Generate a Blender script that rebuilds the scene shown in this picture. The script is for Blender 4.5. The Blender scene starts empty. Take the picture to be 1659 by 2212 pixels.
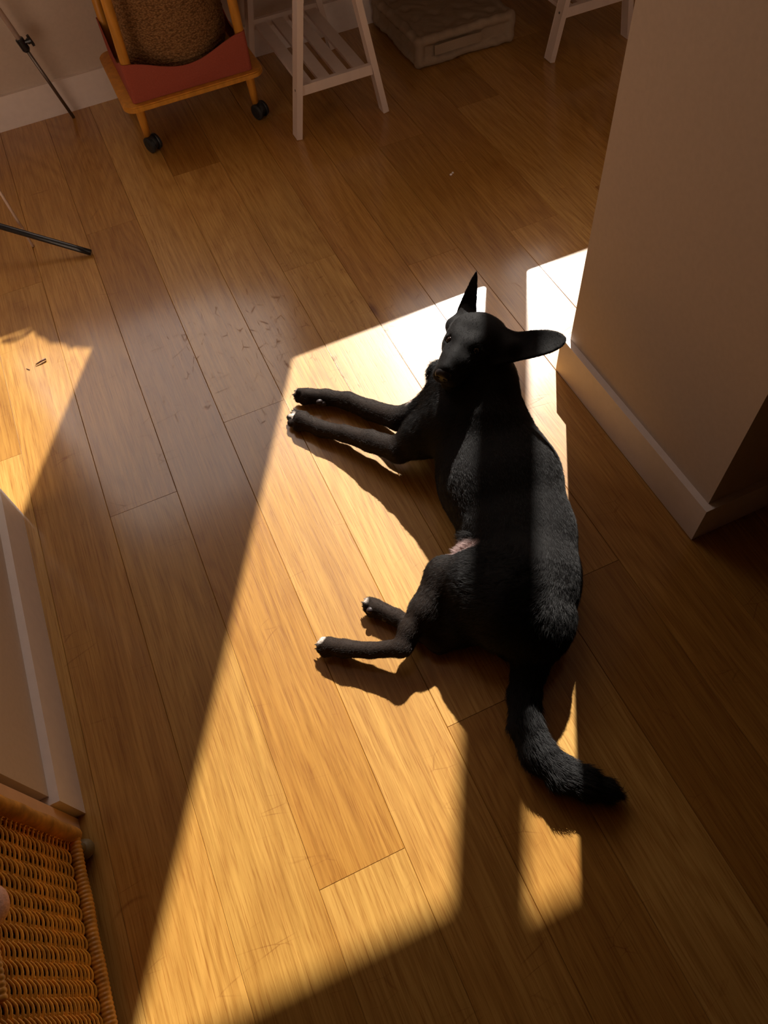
import bpy, bmesh, math, random
import numpy as np
from mathutils import Vector, Matrix

rnd = random.Random(7)
nr = np.random.RandomState(11)
PI = math.pi
scene = bpy.context.scene
COL = scene.collection

# ------------------------------------------------------------------ camera
F_PX, CAM_H = 1618.82, 1.55


def cam_rot():
    a, b, c = math.radians(-17.7535), math.radians(32.6758), math.radians(-7.4073)
    return Matrix.Rotation(a, 3, 'Z') @ Matrix.Rotation(b, 3, 'X') @ Matrix.Rotation(c, 3, 'Z')


R = cam_rot()
cam_d = bpy.data.cameras.new('camera')
cam_d.sensor_fit = 'HORIZONTAL'
cam_d.sensor_width = 36.0
cam_d.lens = F_PX * 36.0 / 1659.0
cam_d.clip_start = 0.02
cam = bpy.data.objects.new('camera', cam_d)
cam.matrix_world = Matrix.Translation((0, 0, CAM_H)) @ R.to_4x4()
COL.objects.link(cam)
scene.camera = cam


def at(u, v, z=0.0):
    d = R @ Vector((u - 829.5, -(v - 1106), -F_PX))
    t = (z - CAM_H) / d.z
    return Vector((d.x * t, d.y * t, z))


# ------------------------------------------------------------------ light
SUN_T = 1.28                       # horizontal run of a sun ray for 1 m of drop
sd = Vector((-0.5 * SUN_T, -0.866 * SUN_T, -1.0)).normalized()
sun_d = bpy.data.lights.new('sun', 'SUN')
sun_d.energy = 10.2
sun_d.angle = math.radians(0.53)
sun_d.color = (1.0, 0.93, 0.84)
sun = bpy.data.objects.new('sun', sun_d)
sun.rotation_euler = sd.to_track_quat('-Z', 'Y').to_euler()
sun.location = (3, 7, 6)
COL.objects.link(sun)

world = bpy.data.worlds.new('sky')
scene.world = world
world.use_nodes = True
wn = world.node_tree
wn.nodes.clear()
sky = wn.nodes.new('ShaderNodeTexSky')
sky.sky_type = 'NISHITA'
sky.sun_disc = False
sky.sun_elevation = math.radians(38)
sky.sun_rotation = math.radians(30)
mixw = wn.nodes.new('ShaderNodeMix')
mixw.data_type = 'RGBA'
mixw.inputs[0].default_value = 0.8
mixw.inputs[7].default_value = (7.6, 6.1, 4.9, 1)
bg = wn.nodes.new('ShaderNodeBackground')
bg.inputs[1].default_value = 0.32
wo = wn.nodes.new('ShaderNodeOutputWorld')
wn.links.new(sky.outputs[0], mixw.inputs[6])
wn.links.new(mixw.outputs[2], bg.inputs[0])
wn.links.new(bg.outputs[0], wo.inputs[0])


def portal(x0, x1, z0, z1, y):
    d = bpy.data.lights.new('window_portal', 'AREA')
    d.shape = 'RECTANGLE'
    d.size, d.size_y = x1 - x0, z1 - z0
    d.cycles.is_portal = True
    o = bpy.data.objects.new('window_portal', d)
    o.location = ((x0 + x1) / 2, y, (z0 + z1) / 2)
    o.rotation_euler = (-PI / 2, 0, 0)
    COL.objects.link(o)


scene.view_settings.view_transform = 'Standard'
scene.view_settings.look = 'None'
scene.view_settings.exposure = -0.08
scene.view_settings.gamma = 1.0
scene.view_settings.use_curve_mapping = False
cy = scene.cycles
cy.use_denoising = True
cy.max_bounces = 10
cy.diffuse_bounces = 6
cy.glossy_bounces = 4
cy.sample_clamp_indirect = 6.0
cy.caustics_reflective = False
cy.caustics_refractive = False


# ------------------------------------------------------------------ helpers
def mat(name, base, rough=0.6, spec=0.5, metal=0.0):
    m = bpy.data.materials.new(name)
    m.use_nodes = True
    b = m.node_tree.nodes['Principled BSDF']
    b.inputs['Base Color'].default_value = (*base, 1)
    b.inputs['Roughness'].default_value = rough
    b.inputs['Specular IOR Level'].default_value = spec
    b.inputs['Metallic'].default_value = metal
    return m


def nd(m, typ, **kw):
    n = m.node_tree.nodes.new(typ)
    for k, v in kw.items():
        setattr(n, k, v)
    return n


def noisy(m, scale, amount, bump=0.0, stretch=(1, 1, 1), dist=0.002, detail=6):
    """procedural variation of the base colour and a bump on top"""
    nt = m.node_tree
    b = nt.nodes['Principled BSDF']
    base = tuple(b.inputs['Base Color'].default_value)
    tc = nd(m, 'ShaderNodeTexCoord')
    mp = nd(m, 'ShaderNodeMapping')
    mp.inputs['Scale'].default_value = stretch
    nz = nd(m, 'ShaderNodeTexNoise')
    nz.inputs['Scale'].default_value = scale
    nz.inputs['Detail'].default_value = detail
    nt.links.new(tc.outputs['Object'], mp.inputs[0])
    nt.links.new(mp.outputs[0], nz.inputs[0])
    rp = nd(m, 'ShaderNodeValToRGB')
    rp.color_ramp.elements[0].position = 0.3
    rp.color_ramp.elements[1].position = 0.7
    rp.color_ramp.elements[0].color = (*[c * (1 - amount) for c in base[:3]], 1)
    rp.color_ramp.elements[1].color = (*[min(1, c * (1 + amount)) for c in base[:3]], 1)
    nt.links.new(nz.outputs[0], rp.inputs[0])
    nt.links.new(rp.outputs[0], b.inputs['Base Color'])
    if bump:
        bp = nd(m, 'ShaderNodeBump')
        bp.inputs['Strength'].default_value = bump
        bp.inputs['Distance'].default_value = dist
        nt.links.new(nz.outputs[0], bp.inputs['Height'])
        nt.links.new(bp.outputs[0], b.inputs['Normal'])
    return m


def tag(o, label=None, cat=None, group=None, kind=None):
    if label: o['label'] = label
    if cat: o['category'] = cat
    if group: o['group'] = group
    if kind: o['kind'] = kind
    return o


def empty(name, loc, label, cat, group=None):
    o = bpy.data.objects.new(name, None)
    o.empty_display_size = 0.1
    o.location = loc
    COL.objects.link(o)
    return tag(o, label, cat, group)


def obj(name, bm, m, parent=None, smooth=False, loc=None):
    """link a bmesh given in world coordinates as one object (kept in place under its parent)"""
    me = bpy.data.meshes.new(name)
    bmesh.ops.recalc_face_normals(bm, faces=bm.faces)
    off = Vector(loc) if loc is not None else (wloc(parent) if parent else Vector((0, 0, 0)))
    bmesh.ops.translate(bm, verts=bm.verts, vec=-off)
    bm.to_mesh(me)
    bm.free()
    me.materials.append(m)
    if smooth:
        me.shade_smooth()
    o = bpy.data.objects.new(name, me)
    COL.objects.link(o)
    if parent:
        o.parent = parent
        o.location = off - wloc(parent)
    else:
        o.location = off
    return o


def wloc(o):
    v = Vector((0, 0, 0))
    while o is not None:
        v += o.location
        o = o.parent
    return v


def box(bm, lo, hi, bev=0.0, seg=2):
    lo, hi = Vector(lo), Vector(hi)
    r = bmesh.ops.create_cube(bm, size=1.0)
    vs = r['verts']
    for v in vs:
        v.co = Vector((lo[i] + (v.co[i] + 0.5) * (hi[i] - lo[i]) for i in range(3)))
    if bev:
        es = list({e for v in vs for e in v.link_edges})
        bmesh.ops.bevel(bm, geom=es, offset=bev, segments=seg, affect='EDGES', profile=0.5)
    return bm


def beam(bm, a, b, wx, wy, up=(0, 1, 0), bev=0.0015):
    """a square-section bar from a to b; wy is measured along `up`"""
    a, b, up = Vector(a), Vector(b), Vector(up)
    d = (b - a).normalized()
    side = d.cross(up).normalized()
    up = side.cross(d).normalized()
    L = (b - a).length
    r = bmesh.ops.create_cube(bm, size=1.0)
    vs = r['verts']
    M = Matrix((side, up, d)).transposed()
    for v in vs:
        v.co = a + M @ Vector((v.co.x * wx, v.co.y * wy, (v.co.z + 0.5) * L))
    if bev:
        es = list({e for v in vs for e in v.link_edges})
        bmesh.ops.bevel(bm, geom=es, offset=bev, segments=2, affect='EDGES', profile=0.5)


def tube(bm, pts, rad, n=12, cap=True):
    """tube through points; rad is a number or one per point"""
    pts = [Vector(p) for p in pts]
    if not hasattr(rad, '__len__'):
        rad = [rad] * len(pts)
    rings = []
    t0 = (pts[1] - pts[0]).normalized()
    up = Vector((0, 0, 1)) if abs(t0.z) < 0.9 else Vector((0, 1, 0))
    nrm = t0.cross(up).normalized()
    for i, p in enumerate(pts):
        t = (pts[min(i + 1, len(pts) - 1)] - pts[max(i - 1, 0)])
        if t.length < 1e-9: t = t0
        t.normalize()
        nrm = (nrm - t * nrm.dot(t)).normalized()
        bn = t.cross(nrm)
        rings.append([bm.verts.new(p + (nrm * math.cos(2 * PI * k / n) + bn * math.sin(2 * PI * k / n)) * rad[i]) for k in range(n)])
    for a, b in zip(rings, rings[1:]):
        for k in range(n):
            bm.faces.new((a[k], a[(k + 1) % n], b[(k + 1) % n], b[k]))
    if cap:
        bm.faces.new(rings[0][::-1])
        bm.faces.new(rings[-1])


def ball(bm, c, r, sc=(1, 1, 1), seg=20):
    q = bmesh.ops.create_uvsphere(bm, u_segments=seg, v_segments=seg // 2 + 2, radius=r)
    for v in q['verts']:
        v.co = Vector(c) + Vector((v.co.x * sc[0], v.co.y * sc[1], v.co.z * sc[2]))


def lerp(a, b, t):
    return Vector(a) + (Vector(b) - Vector(a)) * t


# ------------------------------------------------------------------ materials
M_wall = noisy(mat('wall_paint', (0.60, 0.50, 0.42), 0.75, 0.3), 90, 0.03, 0.12, dist=0.001)
M_skirt = noisy(mat('skirting_paint', (0.84, 0.76, 0.72), 0.45, 0.4), 40, 0.03, 0.05, dist=0.001)
M_wall_dim = noisy(mat('wall_paint_darkened', (0.34, 0.27, 0.21), 0.75, 0.3), 90, 0.03, 0.12, dist=0.001)  # wall paint darkened for the unseen walls, to cut bounced light
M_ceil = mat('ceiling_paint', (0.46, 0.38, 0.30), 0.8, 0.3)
M_white = noisy(mat('white_lacquered_wood', (0.72, 0.61, 0.55), 0.4, 0.4), 30, 0.04, 0.05, (1, 1, 0.2), 0.001)
M_honey = noisy(mat('honey_wood', (0.60, 0.27, 0.035), 0.38, 0.5), 60, 0.16, 0.06, (1, 1, 0.12), 0.001)
M_terra = noisy(mat('terracotta_felt', (0.36, 0.085, 0.055), 0.9, 0.2), 300, 0.10, 0.25, dist=0.001)
M_black = mat('black_rubber', (0.012, 0.016, 0.02), 0.45, 0.5)
M_blackm = mat('black_metal', (0.010, 0.012, 0.016), 0.28, 0.6)
M_chrome_paint = mat('chrome', (0.72, 0.60, 0.55), 0.35, 0.5, 0.25)  # pale paint stands in for bright reflections on the metal
M_dsteel = mat('dark_steel', (0.20, 0.17, 0.15), 0.35, 0.5, 0.8)
M_desk = noisy(mat('desk_top_laminate', (0.26, 0.19, 0.13), 0.4, 0.4), 30, 0.03)  # unseen top coloured dark so it bounces less sunlight
M_linen = noisy(mat('grey_linen', (0.34, 0.26, 0.185), 0.95, 0.1), 500, 0.10, 0.3, dist=0.001)
M_pink = noisy(mat('pink_wool', (0.80, 0.50, 0.40), 0.95, 0.1), 220, 0.15, 0.5, dist=0.003)
M_cloud = mat('white_fluff', (0.8, 0.75, 0.75), 0.9)
M_twig = mat('brown_twig', (0.11, 0.035, 0.015), 0.6)
M_dark = mat('dark_gap_shade', (0.025, 0.010, 0.004), 0.95, 0.1)
M_wicker = noisy(mat('wicker_cane', (0.74, 0.37, 0.04), 0.42, 0.5), 70, 0.35, 0.15, (1, 0.3, 1), 0.001)
M_wick2 = noisy(mat('wrapped_cane', (0.56, 0.26, 0.032), 0.42, 0.5), 50, 0.35, 0.1, dist=0.001)
M_olive = mat('olive_foot', (0.20, 0.15, 0.07), 0.5)


def seagrass():
    m = mat('seagrass_weave', (0.30, 0.16, 0.065), 0.8, 0.2)
    nt = m.node_tree
    b = nt.nodes['Principled BSDF']
    tc = nd(m, 'ShaderNodeTexCoord')
    nz = nd(m, 'ShaderNodeTexNoise')
    nz.inputs['Scale'].default_value = 55
    vo = nd(m, 'ShaderNodeTexVoronoi')
    vo.inputs['Scale'].default_value = 210
    mp = nd(m, 'ShaderNodeMapping')
    mp.inputs['Scale'].default_value = (0.6, 0.6, 1.3)
    mp.inputs['Rotation'].default_value = (0, 0, 0.6)
    nt.links.new(tc.outputs['Object'], mp.inputs[0])
    nt.links.new(mp.outputs[0], vo.inputs[0])
    nt.links.new(mp.outputs[0], nz.inputs[0])
    rp = nd(m, 'ShaderNodeValToRGB')
    rp.color_ramp.elements[0].color = (0.42, 0.235, 0.10, 1)
    rp.color_ramp.elements[1].color = (0.13, 0.062, 0.022, 1)
    mx = nd(m, 'ShaderNodeMath', operation='MULTIPLY')
    nt.links.new(vo.outputs['Distance'], mx.inputs[0])
    mx.inputs[1].default_value = 1.3
    nt.links.new(mx.outputs[0], rp.inputs[0])
    nt.links.new(rp.outputs[0], b.inputs['Base Color'])
    bp = nd(m, 'ShaderNodeBump')
    bp.inputs['Strength'].default_value = 0.6
    bp.inputs['Distance'].default_value = 0.004
    bp.invert = True
    nt.links.new(vo.outputs['Distance'], bp.inputs['Height'])
    nt.links.new(bp.outputs[0], b.inputs['Normal'])
    return m


M_sea = seagrass()


def oak():
    m = mat('oak_planks', (0.45, 0.24, 0.085), 0.34, 0.5)
    nt = m.node_tree
    L = nt.links.new
    b = nt.nodes['Principled BSDF']
    tc = nd(m, 'ShaderNodeTexCoord')
    at_ = nd(m, 'ShaderNodeAttribute', attribute_name='plank')
    sep = nd(m, 'ShaderNodeSeparateColor')
    L(at_.outputs['Color'], sep.inputs[0])
    off = nd(m, 'ShaderNodeVectorMath', operation='SCALE')
    L(at_.outputs['Color'], off.inputs[0])
    off.inputs['Scale'].default_value = 37.0
    add = nd(m, 'ShaderNodeVectorMath', operation='ADD')
    L(tc.outputs['Object'], add.inputs[0])
    L(off.outputs[0], add.inputs[1])

    def stretched(sx, sy):
        mp = nd(m, 'ShaderNodeMapping')
        mp.inputs['Scale'].default_value = (sx, sy, 1)
        L(add.outputs[0], mp.inputs[0])
        return mp

    def noise(vec, scale, detail=4, dist=0.0, rough=0.5):
        n = nd(m, 'ShaderNodeTexNoise')
        n.inputs['Scale'].default_value = scale
        n.inputs['Detail'].default_value = detail
        n.inputs['Distortion'].default_value = dist
        n.inputs['Roughness'].default_value = rough
        L(vec.outputs[0], n.inputs[0])
        return n

    def math_(op, a, c, clamp=False):
        n = nd(m, 'ShaderNodeMath', operation=op)
        n.use_clamp = clamp
        for i, v in enumerate((a, c)):
            if hasattr(v, 'is_output'):
                L(v, n.inputs[i])
            else:
                n.inputs[i].default_value = v
        return n.outputs[0]

    def ramp(fac, p0, p1, c0, c1):
        r = nd(m, 'ShaderNodeValToRGB')
        e = r.color_ramp.elements
        e[0].position, e[1].position = p0, p1
        e[0].color, e[1].color = (*c0, 1), (*c1, 1)
        L(fac, r.inputs[0])
        return r.outputs[0]

    # cathedral growth rings: bands of a smooth field stretched along the board
    field = noise(stretched(4.2, 0.55), 1.0, 2, 0.35)
    rings = math_('SINE', math_('MULTIPLY', field.outputs[0], 130.0), 0)
    rings = math_('ADD', math_('MULTIPLY', rings, 0.5), 0.5)
    rings = math_('POWER', rings, 2.0)
    pores = noise(stretched(430, 13), 1.0, 3, 0.0, 0.6)
    pore = math_('MULTIPLY', math_('SUBTRACT', pores.outputs[0], 0.50, True), 5.0, True)
    fine = noise(stretched(170, 4.5), 1.0, 3)
    broad = noise(stretched(9, 0.9), 1.0, 4)
    tone = ramp(sep.outputs[0], 0.0, 1.0, (0.45, 0.245, 0.052), (0.62, 0.375, 0.105))
    hue = ramp(broad.outputs[0], 0.3, 0.7, (0.90, 0.86, 0.80), (1.06, 1.07, 1.08))

    def mul(a, c, fac=1.0):
        x = nd(m, 'ShaderNodeMix', data_type='RGBA', blend_type='MULTIPLY')
        if hasattr(fac, 'is_output'):
            L(fac, x.inputs[0])
        else:
            x.inputs[0].default_value = fac
        L(a, x.inputs[6])
        if hasattr(c, 'is_output'):
            L(c, x.inputs[7])
        else:
            x.inputs[7].default_value = (*c, 1)
        return x.outputs[2]

    c = mul(tone, hue)
    c = mul(c, (0.70, 0.58, 0.42), math_('MULTIPLY', rings, 0.40))
    c = mul(c, (0.62, 0.46, 0.30), math_('MULTIPLY', pore, 0.75))
    c = mul(c, ramp(fine.outputs[0], 0.35, 0.65, (0.84, 0.79, 0.70), (1.08, 1.08, 1.08)))
    c = mul(c, ramp(sep.outputs[2], 0.0, 1.0, (0.90, 0.80, 0.66), (1.0, 1.0, 1.0)))
    # knots
    vo = nd(m, 'ShaderNodeTexVoronoi')
    vo.inputs['Scale'].default_value = 1.0
    L(stretched(3.2, 1.1).outputs[0], vo.inputs[0])
    c = mul(c, (0.42, 0.27, 0.16), ramp(vo.outputs['Distance'], 0.018, 0.05, (0.8, 0.8, 0.8), (0, 0, 0)))
    rg = noise(stretched(12, 5), 1.0, 4)
    r0 = math_('ADD', math_('MULTIPLY', rg.outputs[0], 0.10), 0.37)
    r1 = math_('ADD', r0, math_('MULTIPLY', sep.outputs[1], 0.06))
    L(r1, b.inputs['Roughness'])
    b.inputs['Coat IOR'].default_value = 1.62
    b.inputs['Specular IOR Level'].default_value = 0.30
    L(math_('ADD', math_('MULTIPLY', rg.outputs[0], 0.10), 0.12), b.inputs['Coat Roughness'])
    # scratches: thin cells of a stretched voronoi edge, sparse
    mp1 = nd(m, 'ShaderNodeMapping')
    mp1.inputs['Scale'].default_value = (7, 26, 1)
    mp1.inputs['Rotation'].default_value = (0, 0, 0.9)
    L(tc.outputs['Object'], mp1.inputs[0])
    wob = nd(m, 'ShaderNodeTexNoise')
    wob.inputs['Scale'].default_value = 2.2
    L(tc.outputs['Object'], wob.inputs[0])
    va = nd(m, 'ShaderNodeVectorMath', operation='ADD')
    vs = nd(m, 'ShaderNodeVectorMath', operation='SCALE')
    vs.inputs['Scale'].default_value = 3.0
    L(wob.outputs['Color'], vs.inputs[0])
    L(mp1.outputs[0], va.inputs[0])
    L(vs.outputs[0], va.inputs[1])
    ve = nd(m, 'ShaderNodeTexVoronoi', feature='DISTANCE_TO_EDGE')
    ve.inputs['Scale'].default_value = 1.0
    L(va.outputs[0], ve.inputs[0])
    line = math_('SUBTRACT', 1.0, math_('MULTIPLY', ve.outputs['Distance'], 45.0, True), True)
    msk = nd(m, 'ShaderNodeTexNoise')
    msk.inputs['Scale'].default_value = 9.0
    msk.inputs['Detail'].default_value = 3
    L(tc.outputs['Object'], msk.inputs[0])
    mk = math_('MULTIPLY', math_('SUBTRACT', msk.outputs[0], 0.56, True), 7.0, True)
    # the worn area in front of the desk where the dog and chair legs have scratched the lacquer
    dv = nd(m, 'ShaderNodeVectorMath', operation='DISTANCE')
    L(tc.outputs['Object'], dv.inputs[0])
    dv.inputs[1].default_value = (0.30, 1.66, 0)
    worn = math_('SUBTRACT', 1.0, math_('MULTIPLY', dv.outputs['Value'], 1.9), True)
    msk2 = nd(m, 'ShaderNodeTexNoise')
    msk2.inputs['Scale'].default_value = 26.0
    L(tc.outputs['Object'], msk2.inputs[0])
    mk2 = math_('MULTIPLY', math_('SUBTRACT', msk2.outputs[0], math_('SUBTRACT', 0.62, math_('MULTIPLY', worn, 0.16)), True), 9.0, True)
    mp3 = nd(m, 'ShaderNodeMapping')
    mp3.inputs['Scale'].default_value = (34, 12, 1)
    mp3.inputs['Rotation'].default_value = (0, 0, 0.5)
    L(tc.outputs['Object'], mp3.inputs[0])
    ve2 = nd(m, 'ShaderNodeTexVoronoi', feature='DISTANCE_TO_EDGE')
    ve2.inputs['Scale'].default_value = 1.0
    L(mp3.outputs[0], ve2.inputs[0])
    line2 = math_('SUBTRACT', 1.0, math_('MULTIPLY', ve2.outputs['Distance'], 24.0, True), True)
    scr2 = math_('MULTIPLY', math_('MULTIPLY', line2, mk2, True), math_('MULTIPLY', worn, 3.0, True), True)
    scr = math_('MAXIMUM', math_('MULTIPLY', line, mk, True), scr2)
    c = mul(c, (0.55, 0.42, 0.32), math_('MULTIPLY', scr, 0.8))
    L(c, b.inputs['Base Color'])
    L(math_('SUBTRACT', 1.0, math_('MULTIPLY', scr, 0.8)), b.inputs['Coat Weight'])
    hsum = math_('SUBTRACT', math_('MULTIPLY', fine.outputs[0], 0.25), math_('MULTIPLY', scr, 0.25))
    hsum = math_('SUBTRACT', hsum, math_('MULTIPLY', pore, 0.35))
    bp = nd(m, 'ShaderNodeBump')
    bp.inputs['Strength'].default_value = 0.22
    bp.inputs['Distance'].default_value = 0.0012
    L(hsum, bp.inputs['Height'])
    L(bp.outputs[0], b.inputs['Normal'])
    return m


M_oak = oak()

# ------------------------------------------------------------------ floor
PW, X0, PL = 0.1765, 0.0295, 2.165
JOINT = {-4: 1.556, -3: 2.238, -2: 1.242, -1: 0.235, 0: 1.404, 1: 0.407, 2: 1.90, 3: 0.585, 4: 1.74, 5: 2.357, 6: 1.73, 7: 2.44, 8: 1.794}
bm = bmesh.new()
lay = bm.verts.layers.float_color.new('plank')
XL, XR, YB, YF = -2.3, 3.3, -2.6, 3.2
k = math.floor((XL - X0) / PW)
while X0 + k * PW < XR:
    a, b = X0 + k * PW, X0 + (k + 1) * PW
    j = JOINT.get(k, rnd.uniform(0, PL))
    ys = sorted({YB, YF} | {j + i * PL for i in range(-4, 4) if YB < j + i * PL < YF})
    for y0, y1 in zip(ys, ys[1:]):
        c = (rnd.random(), rnd.random(), rnd.random(), 1)
        g, e, dz = 0.0006, 0.0012, -0.0016
        z = [rnd.uniform(-0.0002, 0.0002) for _ in range(4)]
        o4 = [(a + 0.0001, y0 + 0.0001), (b - 0.0001, y0 + 0.0001), (b - 0.0001, y1 - 0.0001), (a + 0.0001, y1 - 0.0001)]
        i4 = [(a + e, y0 + g), (b - e, y0 + g), (b - e, y1 - g), (a + e, y1 - g)]
        vo_ = [bm.verts.new((x, y, dz)) for x, y in o4]
        vi_ = [bm.verts.new((x, y, z[q])) for q, (x, y) in enumerate(i4)]
        for v in vo_ + vi_: v[lay] = c
        bm.faces.new(vi_)
        for q in range(4):
            bm.faces.new((vo_[q], vo_[(q + 1) % 4], vi_[(q + 1) % 4], vi_[q]))
    k += 1
tag(obj('floor', bm, M_oak), kind='structure')
bm = bmesh.new()
box(bm, (XL, YB, -0.12), (XR + 0.2, YF + 0.3, -0.002))
tag(obj('floor_slab', bm, mat('seam_dark', (0.03, 0.015, 0.006), 0.9)), kind='structure')

# ------------------------------------------------------------------ room shell
CEIL = 3.05
W1 = (1.25, 2.42, 1.0, 2.997)      # x0, x1, sill, head : window beside the desk
W2 = (-0.85, 0.63, 1.018, 2.93)
YI, YO = 3.215, 3.36
bm = bmesh.new()
box(bm, (XL, YI, 0), (W2[0], YO, CEIL))
box(bm, (W2[0], YI, 0), (W2[1], YO, W2[2]))
box(bm, (W2[0], YI, W2[3]), (W2[1], YO, CEIL))
box(bm, (W2[1], YI, 0), (W1[0], YO, CEIL))
box(bm, (W1[0], YI, 0), (W1[1], YO, W1[2]))
box(bm, (W1[0], YI, W1[3]), (W1[1], YO, CEIL))
box(bm, (W1[1], YI, 0), (XR + 0.15, YO, CEIL))
tag(obj('wall_north', bm, M_wall), kind='structure')
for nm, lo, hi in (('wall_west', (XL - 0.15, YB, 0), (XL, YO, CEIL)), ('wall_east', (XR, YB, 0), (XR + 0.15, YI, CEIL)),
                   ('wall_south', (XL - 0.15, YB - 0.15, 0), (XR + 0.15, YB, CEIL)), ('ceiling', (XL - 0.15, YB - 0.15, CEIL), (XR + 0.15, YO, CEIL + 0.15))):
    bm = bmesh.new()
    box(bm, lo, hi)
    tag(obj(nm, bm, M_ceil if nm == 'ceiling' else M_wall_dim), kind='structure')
# the two stubs of the opening; unseen header added to darken the back
TS = 0.016
for nm, lo, hi in (('wall_stub_east', (0.930, 0.5725, 0), (XR, 1.1425, CEIL)), ('wall_stub_west', (XL, 0.576, 0), (-0.545, 1.339, CEIL)),
                   ('wall_added_header', (-0.545, 0.60, 2.10), (0.930, 1.12, CEIL))):
    bm = bmesh.new()
    box(bm, lo, hi)
    tag(obj(nm, bm, M_wall), kind='structure')


def skirt(name, segs, h=0.12):
    bm = bmesh.new()
    for lo, hi in segs:
        box(bm, (*lo, 0.0), (*hi, h))
    bmesh.ops.remove_doubles(bm, verts=bm.verts, dist=1e-5)
    return tag(obj(name, bm, M_skirt), kind='structure')


skirt('baseboard_north', [((XL, 3.198), (XR, YI))])
skirt('baseboard_east', [((0.913, 0.5565), (0.930, 1.1585)), ((0.930, 0.5565), (XR, 0.5725)), ((0.930, 1.1425), (XR, 1.1585))])
skirt('baseboard_west', [((-0.545, 0.560), (-0.527, 1.355)), ((XL, 0.560), (-0.545, 0.576)), ((XL, 1.339), (-0.545, 1.355))])

# windows: frame, mullion and sill
for idx, (x0, x1, z0, z1), mull in ((1, W1, (1.925, 2.045)), (2, W2, (-0.83, -0.77))):
    w = empty('window_%d' % idx, ((x0 + x1) / 2, YI, z0), None, None)
    w['kind'] = 'structure'
    bm = bmesh.new()
    t = 0.03
    box(bm, (x0, 3.29, z0), (x0 + 0.012, 3.35, z1))
    box(bm, (x1 - 0.012, 3.29, z0), (x1, 3.35, z1))
    box(bm, (x0, 3.29, z0), (x1, 3.35, z0 + t))
    box(bm, (x0, 3.29, z1 - 0.012), (x1, 3.35, z1))
    if idx == 1: box(bm, (x0, 3.29, 2.918), (mull[0] + 0.05, 3.35, z1))
    obj('window_frame', bm, M_white, w)
    bm = bmesh.new()
    box(bm, (mull[0], 3.26, z0), (mull[1], 3.33, z1))
    obj('mullion', bm, M_white, w)
    bm = bmesh.new()
    box(bm, (x0 - 0.02, 3.165, z0 - 0.03), (x1 + 0.02, 3.30, z0), 0.003)
    obj('window_sill', bm, M_white, w)
    portal(x0, x1, z0, z1, YO + 0.02)


# ------------------------------------------------------------------ trestles and desk
def make_trestle(x, y, label):
    t = empty('trestle', (x, y, 0), label, 'trestle', 'white wooden trestles with slatted shelves')
    H = 0.713
    for yy in (0.0, 0.535):
        for s in (-1, 1):
            bm = bmesh.new()
            a = Vector((x + s * 0.173, y + yy + 0.022, 0.0))
            b = Vector((x + s * 0.045, y + yy + 0.022, H))
            a.z = 0.002
            beam(bm, a, b, 0.019, 0.044)
            leg = obj('leg', bm, M_white, t)
            if yy == 0.0:
                p = lerp(a, b, 0.228)
                bm = bmesh.new()
                tube(bm, [p + Vector((s * 0.0085, -0.002, 0)), p + Vector((s * 0.0112, -0.002, 0))], 0.0042, 10)
                obj('screw', bm, M_dsteel, leg)
    for yy in (0.006, 0.545):
        bm = bmesh.new()
        box(bm, (x - 0.135, y + yy, 0.146), (x + 0.135, y + yy + 0.019, 0.180), 0.001)
        obj('shelf_rail', bm, M_white, t)
    for i in range(4):
        cx = x - 0.1025 + i * 0.0683
        bm = bmesh.new()
        box(bm, (cx - 0.0225, y + 0.025, 0.152), (cx + 0.0225, y + 0.545, 0.165), 0.001)
        obj('slat', bm, M_white, t)
    bm = bmesh.new()
    box(bm, (x - 0.055, y - 0.01, H - 0.06), (x + 0.055, y + 0.60, H), 0.001)
    obj('top_beam', bm, M_white, t)
    return t


make_trestle(0.8535, 2.549, 'white wooden trestle with slatted shelf between the trolley and the grey cushion')
make_trestle(1.893, 2.530, 'white wooden trestle with slatted shelf beyond the cushion, partly behind the wall corner')
bm = bmesh.new()
box(bm, (0.62, 2.362, 0.716), (2.75, 3.17, 0.742), 0.001)
tag(obj('desk_top', bm, M_desk, loc=(1.7, 2.75, 0.716)), 'unseen dark desk top lying across the two white trestles', 'desk top')

# ------------------------------------------------------------------ trolley
T = empty('storage_trolley', (0.385, 2.92, 0), 'honey coloured wooden trolley on black castors with a terracotta felt sling', 'trolley')


def rounded_slab(bm, x0, x1, y0, y1, z0, z1, r, n=8, bev=0.004):
    pts = []
    for cx, cy_, a0 in ((x1 - r, y1 - r, 0), (x0 + r, y1 - r, 90), (x0 + r, y0 + r, 180), (x1 - r, y0 + r, 270)):
        for i in range(n + 1):
            a = math.radians(a0 + 90 * i / n)
            pts.append((cx + r * math.cos(a), cy_ + r * math.sin(a)))
    vs = [bm.verts.new((*p, z0)) for p in pts]
    f = bm.faces.new(vs)
    ex = bmesh.ops.extrude_face_region(bm, geom=[f])
    nv = [g for g in ex['geom'] if isinstance(g, bmesh.types.BMVert)]
    bmesh.ops.translate(bm, verts=nv, vec=(0, 0, z1 - z0))
    es = [e for e in bm.edges if abs(e.verts[0].co.z - e.verts[1].co.z) < 1e-6 and e.is_manifold]
    if bev:
        bmesh.ops.bevel(bm, geom=es, offset=bev, segments=2, affect='EDGES')


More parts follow.
